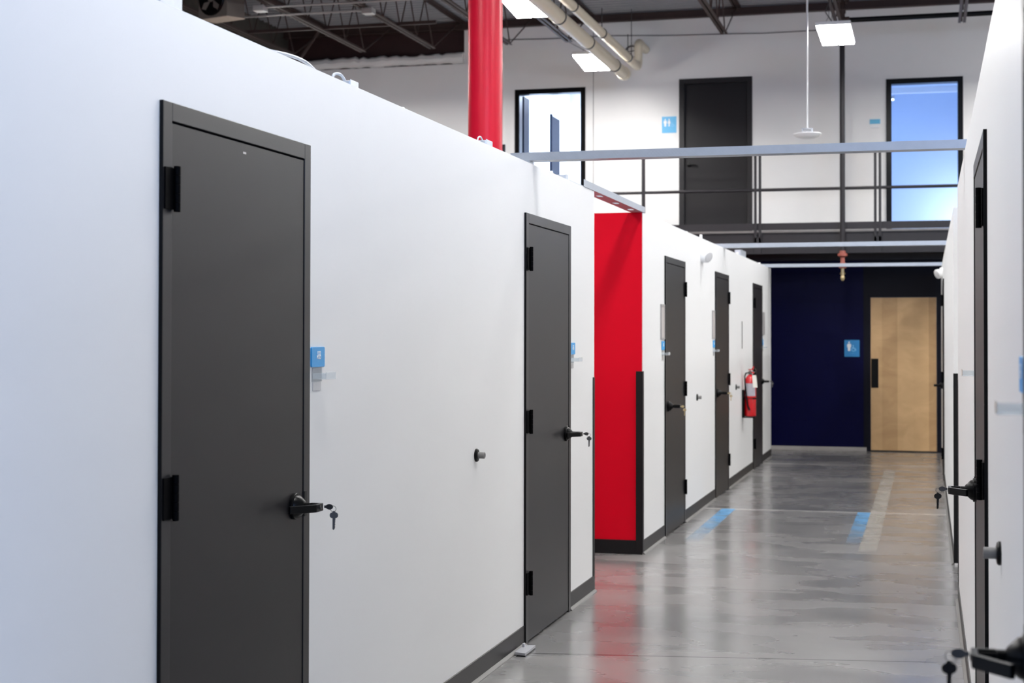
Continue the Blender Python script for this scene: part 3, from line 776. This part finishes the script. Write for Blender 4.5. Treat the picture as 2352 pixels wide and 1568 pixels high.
root = empty('pendant_lamp', (-4.89, 23.4, 5.12)); tag(root, 'small glowing pendant bulb at the top right of the left upstairs doorway', 'lamp')
MB().lathe([(.01, .09), (.03, .07), (.045, .03), (.045, 0), (.03, -.04), (.01, -.05)], (0, 0, 0), (0, 0, 1), 20).build('bulb', M['tube'], root, smooth=True)
MB().tube([(0, 0, .09), (0, 0, .48)], .004, 8).build('pendant_cord', 'black', root)
# beams and tube light in the right room
for i, (y, z) in enumerate(((22.5, 5.33), (23.4, 5.33), (24.6, 5.33))):
    struct(MB().box(-1.5, 2.0, y, y+.10, z, 5.42).build('trim_%d' % (5+i), 'room'), 'pale ceiling beam in the right upstairs room', 'trim')
root = empty('strip_light', (-.62, 23.0, 5.0)); tag(root, 'small strip light inside the right upstairs room', 'lamp')
MB().box(-.5, .17, -.06, .06, .0, .035).build('housing', 'fixture', root); MB().box(-.49, .16, -.05, .05, -.012, -.001).build('lens', 'tube', root)
for xx in (-.3, .1): MB().tube([(xx, 0, .035), (xx, 0, .42)], .004, 6).build('hanger_wire', 'black', root)
# upstairs signs
def pict_person(mb, cx, cz, s_, f, dress=False):
    mb.prism([(cx+math.cos(a)*.085*s_, cz+.42*s_+math.sin(a)*.095*s_) for a in [2*PI*i/14 for i in range(14)]], *f)
    if dress: body = [(-.10, .29), (.10, .29), (.20, -.12), (.09, -.12), (.09, -.50), (-.09, -.50), (-.09, -.12), (-.20, -.12)]
    else: body = [(-.12, .29), (.12, .29), (.21, .20), (.21, -.08), (.14, -.12), (.12, -.50), (-.12, -.50), (-.14, -.12), (-.21, -.08), (-.21, .20)]
    mb.prism([(cx+u*s_, cz+v*s_) for u, v in body], *f)
def pict_chair(mb, cx, cz, s_, f):
    mb.prism([(cx-.03*s_+math.cos(a)*.06*s_, cz+.30*s_+math.sin(a)*.06*s_) for a in [2*PI*i/10 for i in range(10)]], *f)
    mb.prism([(cx+u*s_, cz+v*s_) for u, v in ((-.06, .22), (.02, .22), (.03, .05), (.20, .03), (.32, -.22), (.25, -.25), (.14, -.04), (-.06, -.03))], *f)
    n = 16; ring = [(cx+math.cos(a)*.22*s_, cz-.12*s_+math.sin(a)*.22*s_) for a in [PI*.62+1.35*PI*i/n for i in range(n+1)]]
    inn = [(cx+math.cos(a)*.16*s_, cz-.12*s_+math.sin(a)*.16*s_) for a in [PI*.62+1.35*PI*i/n for i in range(n+1)]][::-1]
    for i in range(n):
        mb.prism([ring[i], ring[i+1], inn[n-i-1], inn[n-i]], *f)
FN = (lambda u, v: (u, -.006, v), lambda u, v: (u, -.0085, v))
root = empty('restroom_sign', (-.994, BY, 1.400)); tag(root, 'blue toilet sign with man and wheelchair symbols on the navy wall', 'sign')
MB().prism(rounded(.203, .228, .003), lambda u, v: (u, 0, v), lambda u, v: (u, -.006, v)).build('sign_plate', mat('deep_sign_blue', (.01, .22, .55), .4), root)
mb = MB(); pict_person(mb, -.037, .028, .125, FN); mb.build('man_symbol', 'white', root)
mb = MB(); pict_chair(mb, .020, .0, .125, FN); mb.build('wheelchair_symbol', 'braille', root)
mb = MB()
for i in range(9): mb.lathe([(.0018, 0), (.0012, .0012)], (-.03+i*.0075, -.006, -.07), (0, -1, 0), 6)
mb.build('braille', 'braille', root)
root = empty('restroom_sign', (-3.508, BY, 4.543)); tag(root, 'light blue toilet sign with two figures beside the upstairs charcoal door', 'sign')
MB().prism(rounded(.205, .232, .003), lambda u, v: (u, 0, v), lambda u, v: (u, -.006, v)).build('sign_plate', mat('pale_sign_blue', (.10, .46, .78), .4), root)
mb = MB(); pict_person(mb, -.055, .03, .105, FN); mb.build('man_symbol', 'white', root)
mb = MB(); pict_person(mb, .0, .03, .105, FN, True); mb.build('woman_symbol', 'white', root)
mb = MB(); pict_chair(mb, .048, .0, .09, FN); mb.build('wheelchair_symbol', 'braille', root)
root = empty('room_sign', (-.68, BY, 4.49)); tag(root, 'small blue room sign left of the right upstairs doorway', 'sign')
MB().box(-.07, .07, -.006, 0, -.032, .032).build('sign_plate', mat('cyan_sign', (.06, .42, .66), .4), root, bevel=.001)
root = empty('card_holder', (-.685, BY, 4.415)); tag(root, 'small white card holder below the upstairs room sign', 'card holder')
MB().box(-.055, .055, -.02, 0, -.014, .014).build('holder_body', 'plastic', root, bevel=.002)

# maple toilet door
root = empty('door_14', (dx0, BY, 0)); tag(root, 'maple veneer door with black frame and push plate at the corridor end', 'door', kind='structure')
W = dx1-dx0; mb = MB()
mb.box(0, .052, -.022, .1, 0, 2.135); mb.box(W-.062, W, -.022, .1, 0, 2.135); mb.box(.052, W-.062, -.022, .1, 2.095, 2.135)
mb.build('door_frame', 'navyblk', root, bevel=.002)
MB().box(.056, W-.065, .0, .045, .018, 2.09).build('door_leaf', 'wood', root, bevel=.001)
MB().box(.062, .157, -.004, -.0005, .865, 1.262).build('push_plate', 'black', root, bevel=.001)
mb = MB(); mb.box(.05, W-.06, -.01, .06, 0, .014); mb.build('threshold', 'black', root)

# ------------------------------------------------------------------ sprinkler riser
root = empty('sprinkler_riser', (-1.045, 20.2, 2.6)); tag(root, 'dark vertical sprinkler pipe in front of the walkway railing', 'pipe')
mb = MB(); mb.tube([(0, 0, .06), (0, 0, 3.02)], .034, 20); mb.build('riser_pipe', 'beam', root, smooth=True)
mb = MB(); mb.lathe([(.034, 2.98), (.047, 2.99), (.047, 3.03), (.036, 3.045), (.036, 3.10), (.047, 3.11), (.047, 3.15), (.03, 3.16)], (0, 0, 0), (0, 0, 1), 20); mb.lathe([(.034, .03), (.046, .04), (.046, .085), (.034, .095)], (0, 0, 3.02), (1, 0, 0), 20); mb.build('elbow_fitting', 'rust', root, smooth=True)
mb = MB(); mb.tube([(.07, 0, 3.02), (2.6, 0, 3.02)], .033, 18); mb.build('branch_pipe', 'black', root, smooth=True)
mb = MB(); mb.lathe([(.030, -.165), (.046, -.16), (.046, -.145), (.040, -.14), (.036, -.10), (.028, -.085), (.028, -.03), (.040, -.015), (.062, -.008), (.062, .022), (.040, .03), (.036, .06)], (0, 0, 0), (0, 0, 1), 24)
for a in (0, PI): mb.lathe([(.012, -.075), (.012, .075)], (0, 0, -.13), (math.cos(a), math.sin(a), 0), 10)
mb.build('red_coupling', 'redfit', root, smooth=True)
mb = MB(); mb.lathe([(.022, -.16), (.022, -.215), (.034, -.225), (.034, -.245), (.020, -.25), (.030, -.28), (.030, -.295), (.016, -.32), (.012, -.325)], (0, 0, 0), (0, 0, 1), 18); mb.build('sprinkler_head', 'brass', root, smooth=True)

# ------------------------------------------------------------------ cream vent pipes
root = empty('vent_pipe', (-3.885, 20.2, 5.05)); tag(root, 'large cream vent pipe running under the roof joists', 'pipe', 'cream vent pipes under the roof')
mb = MB(); pts = [(0, -12, 0), (0, 0, 0)]
mb.tube(pts, .079, 28); mb.build('pipe_run', 'pvc', root, smooth=True)
mb = MB(); mb.lathe([(.0795, -.14), (.086, -.135), (.086, .0), (.080, .03), (.05, .045)], (0, 0, 0), (0, 1, 0), 28); mb.build('end_cap', 'pvc', root, smooth=True)
for y in (-.7, -2.3, -3.8, -5.4, -7.2):
    mb = MB(); mb.lathe([(.0795, -.016), (.087, -.015), (.087, .015), (.0795, .016)], (0, y, 0), (0, 1, 0), 28); mb.tube([(0, y, .085), (-.06, y, .16)], .006, 8); mb.build('pipe_clamp', 'clamp', root, smooth=True)
root = empty('vent_pipe', (-3.84, 21.5, 5.27)); tag(root, 'thinner cream vent pipe with an elbow into the upper wall', 'pipe', 'cream vent pipes under the roof')
mb = MB(); pts = [(0, -12, 0), (0, -.62, 0)]
for i in range(7):
    a = PI/2*i/6; pts.append((0, -.62+math.sin(a)*.09, .09-math.cos(a)*.09))
pts.append((0, -.53, .26))
for i in range(7):
    a = PI/2*i/6; pts.append((0, -.53+.09-math.cos(a)*.09, .26+math.sin(a)*.09))
pts.append((0, .06, .35))
mb.tube(pts, .056, 24); mb.build('pipe_run', 'pvc', root, smooth=True)
for y in (-1.3, -3.0, -4.6, -6.2, -8.0):
    mb = MB(); mb.lathe([(.0565, -.014), (.065, -.013), (.065, .013), (.0565, .014)], (0, y, 0), (0, 1, 0), 24); mb.tube([(0, y, .062), (0, y, .31)], .006, 8); mb.build('pipe_clamp', 'clamp', root, smooth=True)
# ring hanger
root = empty('ring_hanger', (-3.98, 21.2, 5.53)); tag(root, 'round dark pipe hanger ring on a thin rod near the upper wall', 'hanger')
mb = MB(); torus(mb, (0, 0, 0), .085, .010, (1, 0, 0), (0, 0, 1), 28); torus(mb, (.0, .05, 0), .085, .006, (1, 0, 0), (0, 0, 1), 28); mb.tube([(0, 0, .07), (0, 0, -.07)], .006, 8); mb.tube([(-.07, 0, 0), (.07, 0, .02)], .006, 8); mb.build('ring', 'clamp', root, smooth=True)
mb = MB(); mb.tube([(0, 0, .09), (0, 0, .60)], .006, 8); mb.build('rod', 'clamp', root)

# ------------------------------------------------------------------ roof joists
def make_joist(x, label):
    root = empty('roof_joist', (x, BY-.1, 6.14)); tag(root, label, 'joist', 'open web steel roof joists')
    mb = MB(); L = 20.0; ye = -1.37; zb = -.64
    for s_ in (-1, 1):
        mb.box(*sorted((s_*.012, s_*.055)), -L, 0, -.012, -.004); mb.box(*sorted((s_*.012, s_*.018)), -L, 0, -.05, -.012)
    mb.build('top_chord', 'rust', root)
    mb = MB()
    for s_ in (-1, 1):
        mb.box(*sorted((s_*.012, s_*.048)), -L, ye, zb-.006, zb); mb.box(*sorted((s_*.012, s_*.018)), -L, ye, zb, zb+.035)
    mb.build('bottom_chord', 'rust', root)
    mb = MB(); pts = [(0, -.10, -.03), (0, ye+.03, zb+.02)]
    y = ye-.02; up = True
    while y > -L:
        y -= .33; pts.append((0, y, -.03 if up else zb+.02)); up = not up
    for a, b in zip(pts, pts[1:]): mb.tube([a, b], .009, 6)
    mb.build('web_rod', 'rust', root)
    return root
JX = [(-8.6, 'roof joist farthest left, mostly behind the heater'), (-7.55, 'roof joist crossing the upper left, left of the red column'), (-6.54, 'roof joist ending just left of the red column'),
      (-5.45, 'roof joist just right of the red column top'), (-4.62, 'roof joist above the cream pipes'), (-2.54, 'roof joist above the upstairs charcoal door'), (-1.07, 'roof joist behind the lit lamp at the right'), (.43, 'roof joist at the top right corner')]
for x, lab in JX: make_joist(x, lab)
# bridging angle between joists
o = MB().box(-9.3, -6.0, -.02, .02, 0, .04).build('bridging_angle', 'rust'); o.location = (0, 18.6, 5.52); tag(o, 'brown bridging angle across the left joists', 'beam')
o = MB().tube([(-9.3, 20.8, 4.9), (-8.5, 20.9, 6.05)], .03, 8).build('diagonal_brace', 'rust', loc=(-9.3, 20.8, 4.9)); tag(o, 'dark diagonal brace at the far upper left', 'brace')

# ------------------------------------------------------------------ conduits on the left joists
root = empty('conduit', (-8.1, 17.4, 5.47)); tag(root, 'thin grey conduit crossing the left joists, lower one', 'conduit', 'thin conduits under the left joists')
MB().tube([(-1.1, 0, 0), (1.58, 0, 0)], .012, 10).build('conduit_run', 'conduit', root, smooth=True)
MB().box(1.56, 1.70, -.07, .07, -.05, .02).build('outlet_box', 'conduit', root, bevel=.008)
root = empty('conduit', (-7.58, 16.9, 5.46)); tag(root, 'thin grey conduit crossing the left joists, upper one', 'conduit', 'thin conduits under the left joists')
MB().tube([(0, 0, 0), (2.9, 0, -.01)], .012, 10).build('conduit_run', 'conduit', root, smooth=True)
MB().box(-.14, .0, -.07, .07, -.05, .02).build('outlet_box', 'conduit', root, bevel=.008)

# ------------------------------------------------------------------ unit heater
zb = 5.36; k = (zb-CAM_H)/(4.6-CAM_H)
A = Vector((-6.331, 13.629))*k; B_ = Vector((-6.442, 13.466))*k; Cc = Vector((-6.683, 13.738))*k
sd = (A-B_); wd = (Cc-A); Dn = B_+wd
root = empty('unit_heater', (B_.x, B_.y, zb)); tag(root, 'grey brown unit heater with a round fan hanging at the upper left', 'heater')
q = [Vector((0, 0)), sd, sd+wd, wd]
mb = MB(); mb.prism([tuple(p) for p in q], lambda u, v: (u, v, .012), lambda u, v: (u, v, .55)); mb.build('cabinet', 'heater', root, bevel=.006)
mb = MB(); mb.prism([tuple(p) for p in q], lambda u, v: (u, v, 0), lambda u, v: (u, v, .0115)); mb.build('bottom_pan', 'heaterb', root)
nrm = Vector((wd.y, -wd.x)).normalized()
if nrm.dot(-B_) < 0: nrm = -nrm
fc = Vector((wd.x*.52+nrm.x*.004, wd.y*.52+nrm.y*.004, .24))
ax = (nrm.x, nrm.y, 0); wv = Vector((wd.x, wd.y, 0)).normalized()
mb = MB(); torus(mb, fc, .185, .02, wv, (0, 0, 1), 32); mb.lathe([(.182, -.0), (.182, .004)], fc, ax, 32); mb.build('fan_shroud', 'black', root, smooth=True)
mb = MB()
for i in range(4):
    a = i*PI/2+.4; u = wv*math.cos(a)+Vector((0, 0, 1))*math.sin(a); v = wv*-math.sin(a)+Vector((0, 0, 1))*math.cos(a); nn = Vector(ax)
    mb.bm.faces.new([mb.bm.verts.new(fc+p) for p in (u*.03+nn*.008, u*.15+v*.03+nn*.008, u*.165+v*.09+nn*.02, u*.08+v*.08+nn*.022)])
mb.lathe([(.04, .005), (.04, .03), (.02, .04)], fc, ax, 18); mb.build('fan_blades', 'heater', root)
mb = MB(); c = (q[0]+q[2])/2
for s_ in (.25, .75):
    p = q[3]*s_+sd*.5; mb.tube([(p.x, p.y, .55), (p.x, p.y, 6.14-zb)], .006, 8)
mb.build('hanger_rod', 'clamp', root)

# ------------------------------------------------------------------ high bay lamps
def make_lamp(dx, ztop):
    root = empty('high_bay_lamp', (0, 0, 5.0))
    mb = MB(); mb.box(-.19, .19, -.56, .56, .012, .055); mb.box(-.07, .07, -.30, .30, .055, .10); mb.build('housing', 'fixture', root, bevel=.004)
    for x0, x1 in ((-.180, -.012), (.012, .180)):
        MB().box(x0, x1, -.55, .55, -.006, .0118).build('lamp_lens', 'lamp', root)
    for y in (-.28, .28):
        mb = MB(); mb.tube([(-.12, y, .055), (-.06, y, .17), (.0, y, .055)], .0035, 6); mb.tube([(-.06, y, .17), (dx, y, ztop)], .0035, 6)
        mb.build('hanger_wire', 'clamp', root)
    return root
LA = make_lamp(-.47, .40); LB = make_lamp(-.06, .5)
for x, ys, yaw, z, P0 in ((-4.20, (19.66, 16.10, 12.60, 9.10, 5.60), .075, 5.12, LA), (-1.0, (17.95, 14.45, 10.95, 7.45, 3.95), 0, 5.0, LB), (2.1, (20.4, 16.8, 12.9, 9.4), 0, 5.0, LB), (-8.54, (19.5, 15.4), 0, 5.02, LB), (5.0, (20.0, 16.4), 0, 5.0, LB)):  # the side rows are unseen lamps, added to brighten the walls
    for y in ys:
        c = copy_tree(P0)
        c.location = (x, y, z); c.rotation_euler = (0, 0, yaw)
        if (x, y) == (-4.20, 19.66): lab = 'lit high bay lamp beside the cream pipes, nearest the upper wall'
        elif (x, y) == (-4.20, 16.10): lab = 'lit high bay lamp cut by the top edge beside the red column'
        elif (x, y) == (-1.0, 17.95):
            lab = 'lit high bay lamp in front of the sprinkler pipe at the upper right'
            MB().tube([(-.02, -.2, .1), (-.10, -.25, .22), (-.06, -.2, .36), (.02, -.25, .46), (-.02, -.25, .5)], .006, 8).build('power_cord', 'clamp', c)
        else: lab = 'lit high bay lamp out of view above the pods, from continued and added rows'
        tag(c, lab, 'lamp', 'high bay lamps hanging from the roof')
for P0 in (LA, LB):
    for ch in list(P0.children): bpy.data.objects.remove(ch)
    bpy.data.objects.remove(P0)

# ------------------------------------------------------------------ hanging wireless dome
root = empty('access_point', (-1.275, 17.3, 3.80)); tag(root, 'white shallow dome hanging on a long white rod', 'access point')
mb = MB(); mb.lathe([(.02, -.055), (.08, -.048), (.13, -.028), (.155, -.004), (.15, .004), (.05, .012)], (0, 0, 0), (0, 0, 1), 40); mb.build('dome', 'plastic', root, smooth=True)
mb = MB(); mb.box(-.055, .055, -.05, .05, .012, .018); mb.box(-.055, -.049, -.05, .05, .018, .052); mb.box(.049, .055, -.05, .05, .018, .052); mb.box(-.06, .06, -.05, .05, .052, .056)
for xx in (-.02, .02): torus(mb, (xx, -.052, .035), .014, .003, (1, 0, 0), (0, 0, 1), 14)
mb.build('mount_bracket', 'bx', root)
mb = MB(); mb.tube([(0, 0, .056), (0, 0, 2.34)], [.008, .013], 12); mb.build('hanging_rod', 'plastic', root, smooth=True)

# ------------------------------------------------------------------ thin cable on the upper wall
pts = [(-5.9, 5.86), (-5.2, 5.84), (-4.4, 5.845), (-3.4, 5.80), (-2.6, 5.785), (-2.2, 5.77), (-1.4, 5.775), (-1.1, 5.80)]
o = MB().tube([(x, BY-.012, z) for x, z in pts], .006, 6).build('wall_cable', 'clamp', loc=(-5.9, BY-.012, 5.86)); tag(o, 'thin dark cable sagging across the top of the upper wall', 'cable')
